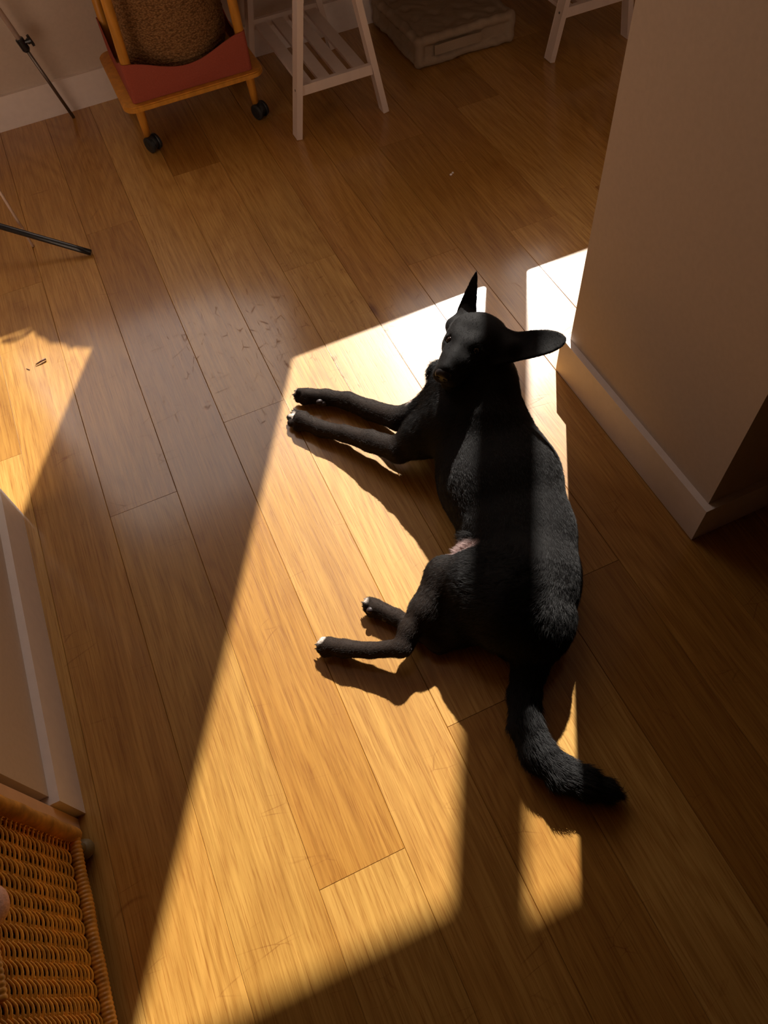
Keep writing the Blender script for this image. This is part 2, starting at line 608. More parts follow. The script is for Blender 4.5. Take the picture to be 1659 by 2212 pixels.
bm = bmesh.new()
rounded_slab(bm, 0.130, 0.640, 2.705, 3.155, 0.172, 0.192, 0.042)
obj('shelf', bm, M_honey, T, smooth=False)
LEG = []
for sx, xf in ((-1, 0.188), (1, 0.588)):
    for yf, yt, yw in ((2.772, 2.722, 2.752), (3.085, 3.135, 3.10)):
        x_foot = xf + 0.008 * (-sx) * (-1)
        bm = bmesh.new()
        p0 = Vector((x_foot, yf, 0.052))
        p1 = Vector((xf - sx * 0.010, yt, 0.62))
        ps = [lerp(p0, p1, q / 10) for q in range(11)]
        tube(bm, ps, [0.0125 + 0.004 * min(1, q / 2) for q in range(11)], 18)
        lg = obj('leg', bm, M_honey, T, smooth=True)
        LEG.append(lg)
        # castor: housing, twin wheels
        cpos = Vector((x_foot + 0.010, yf - 0.008, 0.0))
        bm = bmesh.new()
        tube(bm, [cpos + Vector((-0.004, 0.004, 0.052)), cpos + Vector((0, 0, 0.040))], 0.013, 14)
        ball(bm, cpos + Vector((0, 0, 0.033)), 0.0255, (0.95, 1, 1))
        hs = obj('castor', bm, M_black, lg, smooth=True)
        for w_ in (-1, 1):
            bm = bmesh.new()
            d = Vector((0.8, 0.45, 0)).normalized()
            c0 = cpos + d * (w_ * 0.009) + Vector((0, 0, 0.0288))
            tube(bm, [c0, c0 + d * w_ * 0.003, c0 + d * w_ * 0.011, c0 + d * w_ * 0.014], [0.0250, 0.0282, 0.0275, 0.019], 24)
            o = bpy.data.objects.new
            me_parent = lg
            obj('wheel', bm, M_black, hs.parent, smooth=False)
for y_, z_ in ((2.722, 0.605), (3.135, 0.605)):
    bm = bmesh.new()
    tube(bm, [(0.19, y_, z_), (0.585, y_, z_)], 0.013, 16)
    obj('handle_bar', bm, M_honey, T, smooth=True)

# felt sling: four thin walls with a dipping top edge
bm = bmesh.new()
loop = []
xa, xb, ya, yb = 0.168, 0.604, 2.728, 3.12


def per(n=24):
    pts = []
    r = 0.012
    for i in range(n + 1): pts.append((xa + r + (xb - xa - 2 * r) * i / n, ya, 'f', i / n))
    for i in range(1, 4):
        a = math.radians(-90 + 90 * i / 4); pts.append((xb - r + r * math.cos(a), ya + r + r * math.sin(a), 'f', 1.0))
    for i in range(n + 1): pts.append((xb, ya + r + (yb - ya - 2 * r) * i / n, 's', i / n))
    for i in range(n + 1): pts.append((xb - (xb - xa) * i / n, yb, 'b', i / n))
    for i in range(n + 1): pts.append((xa, yb - (yb - ya - r) * i / n, 's', i / n))
    for i in range(1, 4):
        a = math.radians(180 + 90 * i / 4); pts.append((xa + r + r * math.cos(a), ya + r + r * math.sin(a), 'f', 0.0))
    return pts


P_ = per()
rows = []
for thick in (0.0, 0.003):
    cxm, cym = (xa + xb) / 2, (ya + yb) / 2
    grid = []
    for j in range(9):
        row = []
        for (x, y, sd_, t) in P_:
            dip = math.sin(PI * t) ** 1.6
            top = 0.318 - (0.050 if sd_ == 'f' else 0.062) * dip
            z = 0.193 + (top - 0.193) * j / 8
            bulge = 0.006 * math.sin(PI * t) * math.sin(PI * j / 8) if sd_ == 'f' else 0.0
            sc = 1 - thick / 0.2
            row.append(bm.verts.new((cxm + (x - cxm) * sc, cym + (y - cym) * sc - bulge, z)))
        grid.append(row)
    rows.append(grid)
for gi, grid in enumerate(rows):
    for j in range(8):
        for i in range(len(P_)):
            q = (grid[j][i], grid[j][(i + 1) % len(P_)], grid[j + 1][(i + 1) % len(P_)], grid[j + 1][i])
            bm.faces.new(q if gi == 0 else q[::-1])
for i in range(len(P_)):
    i2 = (i + 1) % len(P_)
    bm.faces.new((rows[0][8][i], rows[0][8][i2], rows[1][8][i2], rows[1][8][i]))
    bm.faces.new((rows[0][0][i], rows[1][0][i], rows[1][0][i2], rows[0][0][i2]))
obj('felt_sling', bm, M_terra, T, smooth=False)

# seagrass belly basket standing inside the trolley
BK = empty('seagrass_basket', (0.388, 2.925, 0.193), 'round brown woven seagrass basket standing inside the trolley', 'basket')
bm = bmesh.new()
prof = [(0.0, 0.196), (0.07, 0.195), (0.115, 0.20), (0.150, 0.222), (0.170, 0.255), (0.180, 0.30), (0.184, 0.36), (0.184, 0.44), (0.180, 0.52), (0.172, 0.60), (0.165, 0.66)]
fine = []
for (r0, z0), (r1, z1) in zip(prof, prof[1:]):
    nseg = max(2, int(math.hypot(r1 - r0, z1 - z0) / 0.004))
    for i in range(nseg): fine.append((r0 + (r1 - r0) * i / nseg, z0 + (z1 - z0) * i / nseg))
fine.append(prof[-1])
NS = 96
prev = None
s_len = 0
bc = (0.388, 2.925)
for i, (r_, z_) in enumerate(fine):
    if i: s_len += math.hypot(r_ - fine[i - 1][0], z_ - fine[i - 1][1])
    ring = []
    for q in range(NS):
        a = 2 * PI * q / NS
        rr = r_ + (0.0022 * math.sin(s_len / 0.016 * 2 * PI) + 0.0012 * math.sin(q * 2 * PI / 4 + s_len * 200) + 0.004 * math.sin(2 * a + z_ * 9)) * min(1, r_ / 0.1)
        zz = z_
        ring.append(bm.verts.new((bc[0] + rr * 1.04 * math.cos(a), bc[1] + rr * 0.98 * math.sin(a), zz)))
    if prev:
        for q in range(NS): bm.faces.new((prev[q], prev[(q + 1) % NS], ring[(q + 1) % NS], ring[q]))
    prev = ring
top_ring = [v.co.copy() for v in prev]
obj('woven_body', bm, M_sea, BK, smooth=True)
bm = bmesh.new()
n_ = len(top_ring)
tube(bm, [top_ring[q % n_] + Vector((0, 0, 0.004)) for q in range(n_ + 1)], [0.007 + 0.002 * math.sin(q * 1.3) for q in range(n_ + 1)], 8, cap=False)
obj('braided_rim', bm, M_sea, BK, smooth=True)
for sgn in (-1, 1):
    bm = bmesh.new()
    hp = []
    for i in range(17):
        a = PI * i / 16
        hp.append(Vector((bc[0] + sgn * (0.165 + 0.095 * math.sin(a)), bc[1] - 0.07 + 0.14 * i / 16, 0.655 + 0.02 * math.sin(a))))
    tube(bm, hp, 0.007, 8)
    obj('handle', bm, M_sea, BK, smooth=True)

# made-up cloth outline, unseen, shaped to throw the smaller sun patch's jagged edge
sil = [(0.26, 1.04), (0.275, 1.048), (0.289, 1.062), (0.314, 1.092), (0.341, 1.107), (0.373, 1.136), (0.387, 1.143), (0.405, 1.147), (0.433, 1.163), (0.457, 1.186), (0.475, 1.185), (0.518, 1.206), (0.56, 1.215), (0.60, 1.20), (0.66, 1.10)]
bm = bmesh.new()
rws = []
for q in range(5):
    yy = 3.19 + 0.012 * q
    lift = (-0.02, 0.0, 0.0, -0.006, -0.03)[q]
    rws.append([(bm.verts.new((x, yy, 1.0185)), bm.verts.new((x, yy, max(1.022, z + lift)))) for x, z in sil])
for r0, r1 in zip(rws, rws[1:]):
    for i in range(len(sil) - 1):
        bm.faces.new((r0[i][1], r0[i + 1][1], r1[i + 1][1], r1[i][1]))
        bm.faces.new((r0[i][0], r1[i][0], r1[i + 1][0], r0[i + 1][0]))
    bm.faces.new((r0[0][0], r0[0][1], r1[0][1], r1[0][0]))
    bm.faces.new((r0[-1][0], r1[-1][0], r1[-1][1], r0[-1][1]))
for r in (rws[0], rws[-1]):
    for i in range(len(sil) - 1): bm.faces.new((r[i][0], r[i + 1][0], r[i + 1][1], r[i][1]))
cb = tag(obj('shadow_cloth', bm, M_linen, loc=(0.45, 3.21, 1.0185)), 'unseen cloth shape added on the window sill to throw the jagged shadow edge', 'cloth')
bm = bmesh.new()
lp = [(0.290, 3.18, 1.034), (0.25, 3.175, 1.050), (0.215, 3.17, 1.048), (0.178, 3.17, 1.035), (0.20, 3.17, 1.033), (0.235, 3.17, 1.030), (0.29, 3.18, 1.034)]
tube(bm, lp, [0.005, 0.0045, 0.005, 0.006, 0.004, 0.003, 0.004], 8)
obj('loop', bm, M_linen, cb, smooth=True)

# ------------------------------------------------------------------ rods at the left edge
LS = empty('tripod_stand', (-0.30, 3.14, 0), 'thin metal tripod leg with dark clamp standing against the far skirting', 'stand')
f0 = Vector((-0.041, 3.150, 0.001))
f1 = Vector((-0.132, 3.12, 0.425))
dirn = (f1 - f0)
clampp = f0 + dirn * 0.69
bm = bmesh.new()
tube(bm, [f0, f0 + dirn * 0.72], 0.0062, 12)
obj('lower_tube', bm, M_dsteel, LS, smooth=True)
bm = bmesh.new()
tube(bm, [f0 + dirn * 0.70, f0 + dirn * 2.6], 0.0092, 14)
obj('upper_tube', bm, M_chrome_paint, LS, smooth=True)
bm = bmesh.new()
tube(bm, [f0 + dirn * 0.635, f0 + dirn * 0.65, f0 + dirn * 0.735, f0 + dirn * 0.74], [0.011, 0.0145, 0.0145, 0.013], 16)
cl = obj('clamp', bm, M_blackm, LS, smooth=False)
bm = bmesh.new()
side = Vector((1, -0.15, 0.12)).normalized()
cp = f0 + dirn * 0.70
tube(bm, [cp, cp + side * 0.022], 0.007, 10)
tube(bm, [cp + side * 0.020, cp + side * 0.034], 0.010, 12)
beam(bm, cp + side * 0.032 + Vector((-0.004, 0, 0.016)), cp + side * 0.032 + Vector((0.004, 0, -0.016)), 0.006, 0.012)
obj('wing_knob', bm, M_blackm, cl, smooth=False)
# the other two legs meet it at the hub, left of the frame
hub = f0 + dirn * 2.6
for q in (Vector((-0.62, 3.12, 0.005)), Vector((-0.62, 2.66, 0.005))):
    bm = bmesh.new()
    tube(bm, [q, hub], 0.0075, 12)
    obj('leg', bm, M_dsteel, LS, smooth=True)

BT = empty('floor_stand', (-0.62, 2.52, 0), 'black tubular stand leg lying low across the floor from the side', 'stand')
bm = bmesh.new()
e0 = Vector((-0.150, 2.287, 0.010))
e1 = Vector((-0.62, 2.56, 0.21))
tube(bm, [e0, lerp(e0, e1, 0.08), e1], 0.0098, 16)
obj('leg', bm, M_blackm, BT, smooth=True)
for q in (Vector((-1.05, 2.30, 0.01)), Vector((-0.70, 3.02, 0.01))):
    bm = bmesh.new()
    tube(bm, [q, e1], 0.0098, 16)
    obj('leg', bm, M_blackm, BT, smooth=True)
bm = bmesh.new()
tube(bm, [e1 + Vector((0, 0, -0.03)), e1 + Vector((0, 0, 0.22))], 0.012, 16)
obj('pole', bm, M_blackm, BT, smooth=True)

CR = empty('garment_rail', (-0.60, 2.44, 0), 'thin chrome upright standing on the floor behind the black stand leg', 'rail')
g0 = at(72, 532, 0.001)
bm = bmesh.new()
tube(bm, [g0, g0 + Vector((-0.022, 0.0, 0.55))], 0.0048, 12)
obj('upright', bm, M_chrome_paint, CR, smooth=True)
bm = bmesh.new()
tube(bm, [g0 + Vector((-0.6, 0, 0)), g0 + Vector((-0.578, 0.0, 0.55))], 0.0048, 12)
obj('upright', bm, M_chrome_paint, CR, smooth=True)
bm = bmesh.new()
tube(bm, [g0 + Vector((-0.60, 0, 0.55)), g0 + Vector((0.0, 0, 0.55))], 0.0048, 12)
obj('crossbar', bm, M_chrome_paint, CR, smooth=True)

# small litter on the floor
bm = bmesh.new()
a, b = at(77, 787, 0.004), at(99, 775, 0.005)
tube(bm, [a, lerp(a, b, 0.5) + Vector((0.001, 0, 0.001)), b], [0.0010, 0.0022, 0.0032], 8)
a2 = at(76, 790, 0.002)
tube(bm, [a2, lerp(a2, b, 0.5), b], [0.0006, 0.0008, 0.001], 6)
tag(obj('twig', bm, M_twig, loc=(*a.xy, 0), smooth=True), 'forked brown twig lying in the smaller sunlit patch of floor', 'twig')
bm = bmesh.new()
a, b = at(57, 796, 0.0012), at(64, 799, 0.0012)
tube(bm, [a, b], 0.0010, 6)
tag(obj('twig', bm, M_twig, loc=(*a.xy, 0), smooth=True), 'tiny dark splinter lying just beside the forked twig', 'twig')
bm = bmesh.new()
ball(bm, at(974, 377, 0.004), 0.0036, (1.5, 1, 1), 10)
ball(bm, at(978, 373, 0.004), 0.003, (1.3, 1.4, 1), 10)
tag(obj('lint_ball', bm, M_cloud, smooth=True, loc=(*at(974, 377).xy, 0)), 'tiny white ball of lint on the shaded oak planks', 'lint')
bm = bmesh.new()
ball(bm, at(708, 92, 0.010), 0.009, (0.8, 0.6, 1), 12)
tag(obj('glass_bead', bm, mat('glass_bead', (0.8, 0.75, 0.8), 0.08, 0.8), smooth=True, loc=(*at(708, 92).xy, 0)), 'small shiny bead on the floor under the slatted trestle shelf', 'bead')


# ------------------------------------------------------------------ signed distance modelling
class Field:
    def __init__(s, lo, hi, h):
        s.lo, s.h = np.array(lo, float), h
        s.n = np.ceil((np.array(hi) - s.lo) / h).astype(int) + 1
        s.f = np.full(s.n, 0.2, np.float32)

    def block(s, lo, hi):
        a = np.clip(np.floor((np.array(lo) - s.lo) / s.h).astype(int), 0, s.n - 1)
        b = np.clip(np.ceil((np.array(hi) - s.lo) / s.h).astype(int) + 1, 1, s.n)
        ax = [s.lo[i] + s.h * np.arange(a[i], b[i]) for i in range(3)]
        sl = tuple(slice(a[i], b[i]) for i in range(3))
        return sl, ax[0][:, None, None].astype(np.float32), ax[1][None, :, None].astype(np.float32), ax[2][None, None, :].astype(np.float32)

    def put(s, sl, d, k, sub=False):
        g = s.f[sl]
        if sub:
            d = -d
            h = np.clip(0.5 - 0.5 * (d - g) / k, 0, 1)
            s.f[sl] = g * (1 - h) + d * h + k * h * (1 - h) if False else np.maximum(g, d) + np.maximum(k - np.abs(g - d), 0) ** 2 / (4 * k)
        else:
            s.f[sl] = np.minimum(g, d) - np.maximum(k - np.abs(g - d), 0) ** 2 / (4 * k)

    def cone(s, p1, r1, p2, r2, k=0.02, sq=1.0, zc=None, sub=False):
        """tapered capsule; sq > 1 squashes it in height about zc"""
        p1, p2 = np.array(p1, float), np.array(p2, float)
        if zc is None: zc = (p1[2] + p2[2]) / 2
        m = max(r1, r2) + k + 0.012
        lo, hi = np.minimum(p1, p2) - m, np.maximum(p1, p2) + m
        sl, X, Y, Z = s.block(lo, hi)
        Zs = (Z - zc) * sq + zc
        a, b = p1.copy(), p2.copy()
        a[2] = (a[2] - zc) * sq + zc
        b[2] = (b[2] - zc) * sq + zc
        ab = b - a
        L2 = max(float(ab @ ab), 1e-12)
        t = np.clip(((X - a[0]) * ab[0] + (Y - a[1]) * ab[1] + (Zs - a[2]) * ab[2]) / L2, 0, 1)
        d = np.sqrt((X - a[0] - t * ab[0]) ** 2 + (Y - a[1] - t * ab[1]) ** 2 + (Zs - a[2] - t * ab[2]) ** 2) - (r1 + (r2 - r1) * t)
        d = d / (0.5 + 0.5 * sq) if sq > 1 else d
        s.put(sl, d.astype(np.float32), k, sub)

    def ell(s, c, axes, rad, k=0.02, sub=False):
        """ellipsoid with orthonormal axes (rows) and radii"""
        c = np.array(c, float)
        A = np.array(axes, float)
        rad = np.array(rad, float)
        m = rad.max() + k + 0.01
        sl, X, Y, Z = s.block(c - m, c + m)
        x, y, z = X - c[0], Y - c[1], Z - c[2]
        q = [(A[i][0] * x + A[i][1] * y + A[i][2] * z) for i in range(3)]
        k0 = np.sqrt(sum((q[i] / rad[i]) ** 2 for i in range(3)))
        k1 = np.sqrt(sum((q[i] / rad[i] ** 2) ** 2 for i in range(3))) + 1e-6
        s.put(sl, (k0 * (k0 - 1) / k1).astype(np.float32), k, sub)

    def leaf(s, base, tip, wdir, W, cup, th, k, prof):
        """a cupped leaf (an ear): base to tip, half width W times prof(t)"""
        base, tip = np.array(base, float), np.array(tip, float)
        L = np.linalg.norm(tip - base)
        a = (tip - base) / L
        w = np.array(wdir, float)
        w = w - a * (w @ a)
        w /= np.linalg.norm(w)
        t = np.cross(a, w)
        c = (base + tip) / 2
        m = L / 2 + W + 0.02
        sl, X, Y, Z = s.block(c - m, c + m)
        x, y, z = X - base[0], Y - base[1], Z - base[2]
        A = (x * a[0] + y * a[1] + z * a[2]) / L
        B = x * w[0] + y * w[1] + z * w[2]
        C = x * t[0] + y * t[1] + z * t[2]
        hw = W * prof(np.clip(A, -0.1, 1.0))
        d2 = (np.abs(B) - hw) * 0.8
        d2 = np.maximum(d2, np.maximum(A - 1, -A - 0.1) * L)
        surf = np.abs(C - cup * B * B + cup * W * W * 0.4) - th
        d = np.maximum(d2, surf) + np.maximum(0.004 - np.abs(d2 - surf), 0) ** 2 / 0.016
        s.put(sl, d.astype(np.float32), k)

    def mesh(s):
        f = s.f
        ins = f < 0
        n = np.array(f.shape)
        c8 = [ins[i:n[0] - 1 + i, j:n[1] - 1 + j, l:n[2] - 1 + l] for i in (0, 1) for j in (0, 1) for l in (0, 1)]
        cnt = sum(c.astype(np.int8) for c in c8)
        act = (cnt > 0) & (cnt < 8)
        idx = np.argwhere(act)
        ids = np.full(act.shape, -1, np.int32)
        ids[act] = np.arange(len(idx))
        pos = np.zeros((len(idx), 3))
        num = np.zeros(len(idx))
        corners = [(i, j, l) for i in (0, 1) for j in (0, 1) for l in (0, 1)]
        for a in corners:
            for ax in range(3):
                if a[ax] == 1: continue
                b = list(a); b[ax] = 1
                fa = f[idx[:, 0] + a[0], idx[:, 1] + a[1], idx[:, 2] + a[2]]
                fb = f[idx[:, 0] + b[0], idx[:, 1] + b[1], idx[:, 2] + b[2]]
                cr = (fa < 0) != (fb < 0)
                t = np.where(cr, fa / np.where(cr, fa - fb, 1), 0)
                p = np.array(a, float)[None, :] + t[:, None] * (np.array(b) - np.array(a))[None, :]
                pos += np.where(cr[:, None], p, 0)
                num += cr
        V = s.lo + s.h * (idx + pos / num[:, None])
        quads = []
        for ax in range(3):
            o = [0, 0, 0]; o[ax] = 1
            sa = [slice(1, n[i] - 1) for i in range(3)]
            sa[ax] = slice(0, n[ax] - 1)
            sb = list(sa); sb[ax] = slice(1, n[ax])
            A_, B_ = ins[tuple(sa)], ins[tuple(sb)]
            e = np.argwhere(A_ != B_)
            fl = A_[tuple(e.T)]
            base = e + np.array([sa[i].start for i in range(3)])
            u, v = (ax + 1) % 3, (ax + 2) % 3
            q = []
            for du, dv in ((0, 0), (-1, 0), (-1, -1), (0, -1)):
                c = base.copy(); c[:, u] += du; c[:, v] += dv
                q.append(ids[c[:, 0], c[:, 1], c[:, 2]])
            q = np.stack(q, 1)
            q[~fl] = q[~fl][:, ::-1]
            quads.append(q)
        return V, np.concatenate(quads)


def np_mesh(name, V, Q, m, parent=None, origin=(0, 0, 0), smooth_n=1):
    V = V.copy()
    E = np.concatenate([Q[:, [0, 1]], Q[:, [1, 2]], Q[:, [2, 3]], Q[:, [3, 0]]])
    for _ in range(smooth_n):
        acc = np.zeros_like(V); num = np.zeros(len(V))
        for a, b in ((0, 1), (1, 0)):
            for i in range(3): acc[:, i] += np.bincount(E[:, a], V[E[:, b], i], len(V))
            num += np.bincount(E[:, a], minlength=len(V))
        V = 0.5 * V + 0.5 * acc / num[:, None]
    me = bpy.data.meshes.new(name)
    me.vertices.add(len(V)); me.loops.add(Q.size); me.polygons.add(len(Q))
    me.vertices.foreach_set('co', (V - np.array(origin)).ravel())
    me.loops.foreach_set('vertex_index', Q.ravel().astype(np.int32))
    me.polygons.foreach_set('loop_start', (np.arange(len(Q)) * 4).astype(np.int32))
    me.update(calc_edges=True)
    me.validate()
    me.shade_smooth()
    me.materials.append(m)
    o = bpy.data.objects.new(name, me)
    COL.objects.link(o)
    if parent:
        o.parent = parent
        o.location = Vector(origin) - wloc(parent)
    else:
        o.location = origin
    return o, V


# ------------------------------------------------------------------ floor cushion
cx0, cx1, cy0, cy1, ch = 1.252, 1.672, 2.752, 3.185, 0.108
fd = Field((cx0 - 0.05, cy0 - 0.05, -0.01), (cx1 + 0.05, cy1 + 0.03, ch + 0.04), 0.0035)
sl, X, Y, Z = fd.block((-9, -9, -9), (9, 9, 9))
rr = 0.022
qx = np.abs(X - (cx0 + cx1) / 2) - (cx1 - cx0) / 2 + rr + 0.0075
qy = np.abs(Y - (cy0 + cy1) / 2) - (cy1 - cy0) / 2 + rr + 0.0075
qz = np.abs(Z - ch / 2) - ch / 2 + rr + 0.004
d = np.sqrt(np.maximum(qx, 0) ** 2 + np.maximum(qy, 0) ** 2 + np.maximum(qz, 0) ** 2) + np.minimum(np.maximum(qx, np.maximum(qy, qz)), 0) - rr
fd.f[sl] = d
for zz in (0.020, ch - 0.014):
    cs = [(cx0 + 0.012, cy0 + 0.012), (cx1 - 0.012, cy0 + 0.012), (cx1 - 0.012, cy1 - 0.02), (cx0 + 0.012, cy1 - 0.02)]
    for (a, b) in zip(cs, cs[1:] + cs[:1]):
        last = np.array((*a, zz))
        for i in range(1, 7):
            p = np.array((a[0] + (b[0] - a[0]) * i / 6, a[1] + (b[1] - a[1]) * i / 6, zz)) + (nr.uniform(-0.004, 0.004, 3) if i < 6 else 0)
            fd.cone(last, 0.017, p, 0.017 + nr.uniform(-0.002, 0.002), 0.006)
            last = p
for a_, b_ in ((cx0 + 0.012, cy0 + 0.012), (cx1 - 0.012, cy0 + 0.012), (cx0 + 0.012, cy1 - 0.02), (cx1 - 0.012, cy1 - 0.02)):
    fd.cone((a_, b_, 0.02), 0.019, (a_, b_, ch - 0.014), 0.019, 0.008)
for i in range(4):
    for j in range(4):
        p = (cx0 + 0.07 + i * 0.094, cy0 + 0.07 + j * 0.097, ch + 0.001)
        fd.ell(p, np.eye(3), (0.012, 0.012, 0.013), 0.022, sub=True)
for i in range(5):
    x = cx0 + 0.05 + i * (cx1 - cx0 - 0.1) / 4
    fd.cone((x, cy0 - 0.004, 0.032), 0.0035, (x + nr.uniform(-.006, .006), cy0 - 0.004, ch - 0.03), 0.0035, 0.008, sub=True)
    y = cy0 + 0.05 + i * (cy1 - cy0 - 0.1) / 4
    fd.cone((cx0 - 0.004, y, 0.032), 0.0035, (cx0 - 0.004, y + nr.uniform(-.006, .006), ch - 0.03), 0.0035, 0.008, sub=True)
fd.f[sl] += (0.0022 * np.sin(X * 47 + 2.3 * np.sin(Y * 33 + 1) + Z * 30) * np.sin(Y * 53 + 2.1 * np.sin(Z * 50 + X * 37)) + 0.0006 * np.sin(X * 130 + 3 * np.sin(Y * 61)) * np.sin(Y * 117 + Z * 130)).astype(np.float32)
fd.f[sl] = np.maximum(fd.f[sl], 0.001 - Z)
V, Q = fd.mesh()
cush, _ = np_mesh('floor_cushion', V, Q, M_linen, None, (1.46, 2.96, 0))
tag(cush, 'thick tufted grey linen floor cushion lying between the two trestles', 'cushion')
bm = bmesh.new()
hp = []
for i in range(15):
    t = i / 14
    hp.append((cx0 + 0.07 + 0.20 * t, cy0 - 0.010 - 0.012 * math.sin(PI * t), 0.060 + 0.008 * math.sin(PI * t)))
vsr = []
for p in hp:
    vsr.append([bm.verts.new((p[0], p[1] + dy, p[2] + dz)) for dy, dz in ((0, -0.018), (0, 0.018), (0.003, 0.018), (0.003, -0.018))])
for a, b in zip(vsr, vsr[1:]):
    for q in range(4): bm.faces.new((a[q], a[(q + 1) % 4], b[(q + 1) % 4], b[q]))
bm.faces.new(vsr[0]); bm.faces.new(vsr[-1][::-1])
obj('carry_handle', bm, M_linen, cush)

# ------------------------------------------------------------------ wicker basket at the lower left
WB = empty('wicker_basket', (-0.735, 0.325, 0), 'square brown wicker basket with wrapped corners and a handle hole, beside the white skirting', 'basket')
bx1, bx0, by0, by1, bz0, bz1 = -0.540, -0.93, 0.120, 0.511, 0.045, 0.50


def weave(bm, o, ud, nrm_, L, z0, z1, hole=None):
    """a woven face: weavers run along ud, stakes stand in z"""
    o, ud, nrm_ = Vector(o), Vector(ud), Vector(nrm_)
    pitch, st = 0.0158, 0.0252
    zz, row = z0, 0
    while zz < z1:
        ncell = int(round(L / st))
        for c in range(ncell):
            u0 = c * st
            if hole and hole[2] < zz < hole[3] + 0.005 and hole[0] - st < u0 < hole[1]: continue
            j = rnd.uniform(-0.0008, 0.0008)
            prof_ = ((-0.30, -0.006, 0.0125), (-0.05, -0.001, 0.0095), (0.25, 0.0035, 0.0045), (0.50, 0.0058, 0.0008), (0.75, 0.0060, 0.0), (1.0, 0.0050, 0.0), (1.2, 0.0, -0.0002), (1.35, -0.005, -0.0004))
            pts = [o + ud * min(max(u0 + a_ * st, 0), L) + nrm_ * b_ + Vector((0, 0, zz + c_ + j)) for a_, b_, c_ in prof_]
            tube(bm, pts, 0.0023 + rnd.uniform(-0.0002, 0.0004), 6)
        zz += pitch * (1 + 0.05 * math.sin(row * 0.9)); row += 1
    u = st / 2 * 0
    while u <= L + 1e-6:
        tube(bm, [o + ud * u + Vector((0, 0, z0 - 0.02)), o + ud * u + Vector((0, 0, z1 + 0.01))], 0.0026, 6)
        tube(bm, [o + ud * (u + 0.007) + Vector((0, 0, z0 - 0.02)), o + ud * (u + 0.007) + Vector((0, 0, z1 + 0.01))], 0.0026, 6)
        u += st
    return bm


inset = 0.012
faces = [((bx1 - inset, by1, 0), (0, -1, 0), (1, 0, 0), by1 - by0, (0.165, 0.285, 0.405, 0.455)),
         ((bx0 + inset, by0, 0), (0, 1, 0), (-1, 0, 0), by1 - by0, None),
         ((bx0, by1 - inset, 0), (1, 0, 0), (0, 1, 0), bx1 - bx0, None),
         ((bx1, by0 + inset, 0), (-1, 0, 0), (0, -1, 0), bx1 - bx0, None)]
for o_, u_, n_2, L_, hole in faces:
    bm = bmesh.new()
    weave(bm, o_, u_, n_2, L_, bz0 + 0.026, bz1 - 0.01, hole)
    obj('woven_panel', bm, M_wicker, WB, smooth=True)


def wrapped(name, pts, r, pitch=0.006, parent=WB, mm=None):
    """cane-wrapped bar: a tube with a groove at each turn of the wrapping"""
    pts = [Vector(p) for p in pts]
    bm = bmesh.new()
    ps, rs = [], []
    for a, b in zip(pts, pts[1:]):
        n = max(2, int((b - a).length / (pitch / 5)))
        for i in range(n):
            s = i * (b - a).length / n
            ps.append(lerp(a, b, i / n) + Vector((0, 0, 0.0012 * math.sin(s * 40))))
            rs.append(r * (0.86 + 0.17 * abs(math.sin(PI * s / pitch)) ** 0.6) * (1 + 0.05 * math.sin(s * 61)))
    ps.append(pts[-1]); rs.append(r * 0.9)
    tube(bm, ps, rs, 12)
    return obj(name, bm, mm or M_wick2, parent, smooth=True)


cor = [(bx1, by1), (bx1, by0), (bx0, by0), (bx0, by1)]
for (a, b), (c, d_) in zip(cor, cor[1:] + cor[:1]):
    wrapped('bottom_border', [(a, b, bz0 + 0.008), (c, d_, bz0 + 0.008)], 0.0122, 0.0075)
    wrapped('top_border', [(a, b, bz1), (c, d_, bz1)], 0.0145, 0.0085)
for a, b in cor:
    wrapped('corner_post', [(a, b, bz0), (a, b, bz1)], 0.0150, 0.0042)
wrapped('handle_hole_binding', [(bx1 - 0.004, 0.225, 0.405), (bx1 - 0.004, 0.365, 0.405)], 0.010, 0.008)
bm = bmesh.new()
box(bm, (bx0 + 0.025, by0 + 0.025, bz0 + 0.01), (bx1 - 0.026, by1 - 0.025, bz0 + 0.02))
for lo, hi in (((bx1 - 0.030, by0 + 0.03, bz0 + 0.01), (bx1 - 0.026, by1 - 0.03, 0.395)), ((bx0 + 0.026, by0 + 0.03, bz0 + 0.01), (bx0 + 0.03, by1 - 0.03, bz1 - 0.02)),
               ((bx0 + 0.026, by1 - 0.030, bz0 + 0.01), (bx1 - 0.026, by1 - 0.026, bz1 - 0.02)), ((bx0 + 0.026, by0 + 0.026, bz0 + 0.01), (bx1 - 0.026, by0 + 0.03, bz1 - 0.02))):
    box(bm, lo, hi)
obj('gap_shade', bm, M_dark, WB)  # near-black sheets put behind the weave as shade in its gaps
for a, b in ((bx1 + 0.004, 0.488), (bx1 - 0.02, by0 + 0.02), (bx0 + 0.02, by0 + 0.02), (bx0 + 0.02, by1 - 0.02)):
    bm = bmesh.new()
    ball(bm, (a, b, 0.0195), 0.019, (1, 1, 1), 20)
    tube(bm, [(a, b, 0.03), (a, b, bz0 + 0.008)], 0.010, 12)
    obj('foot', bm, M_olive, WB, smooth=True)
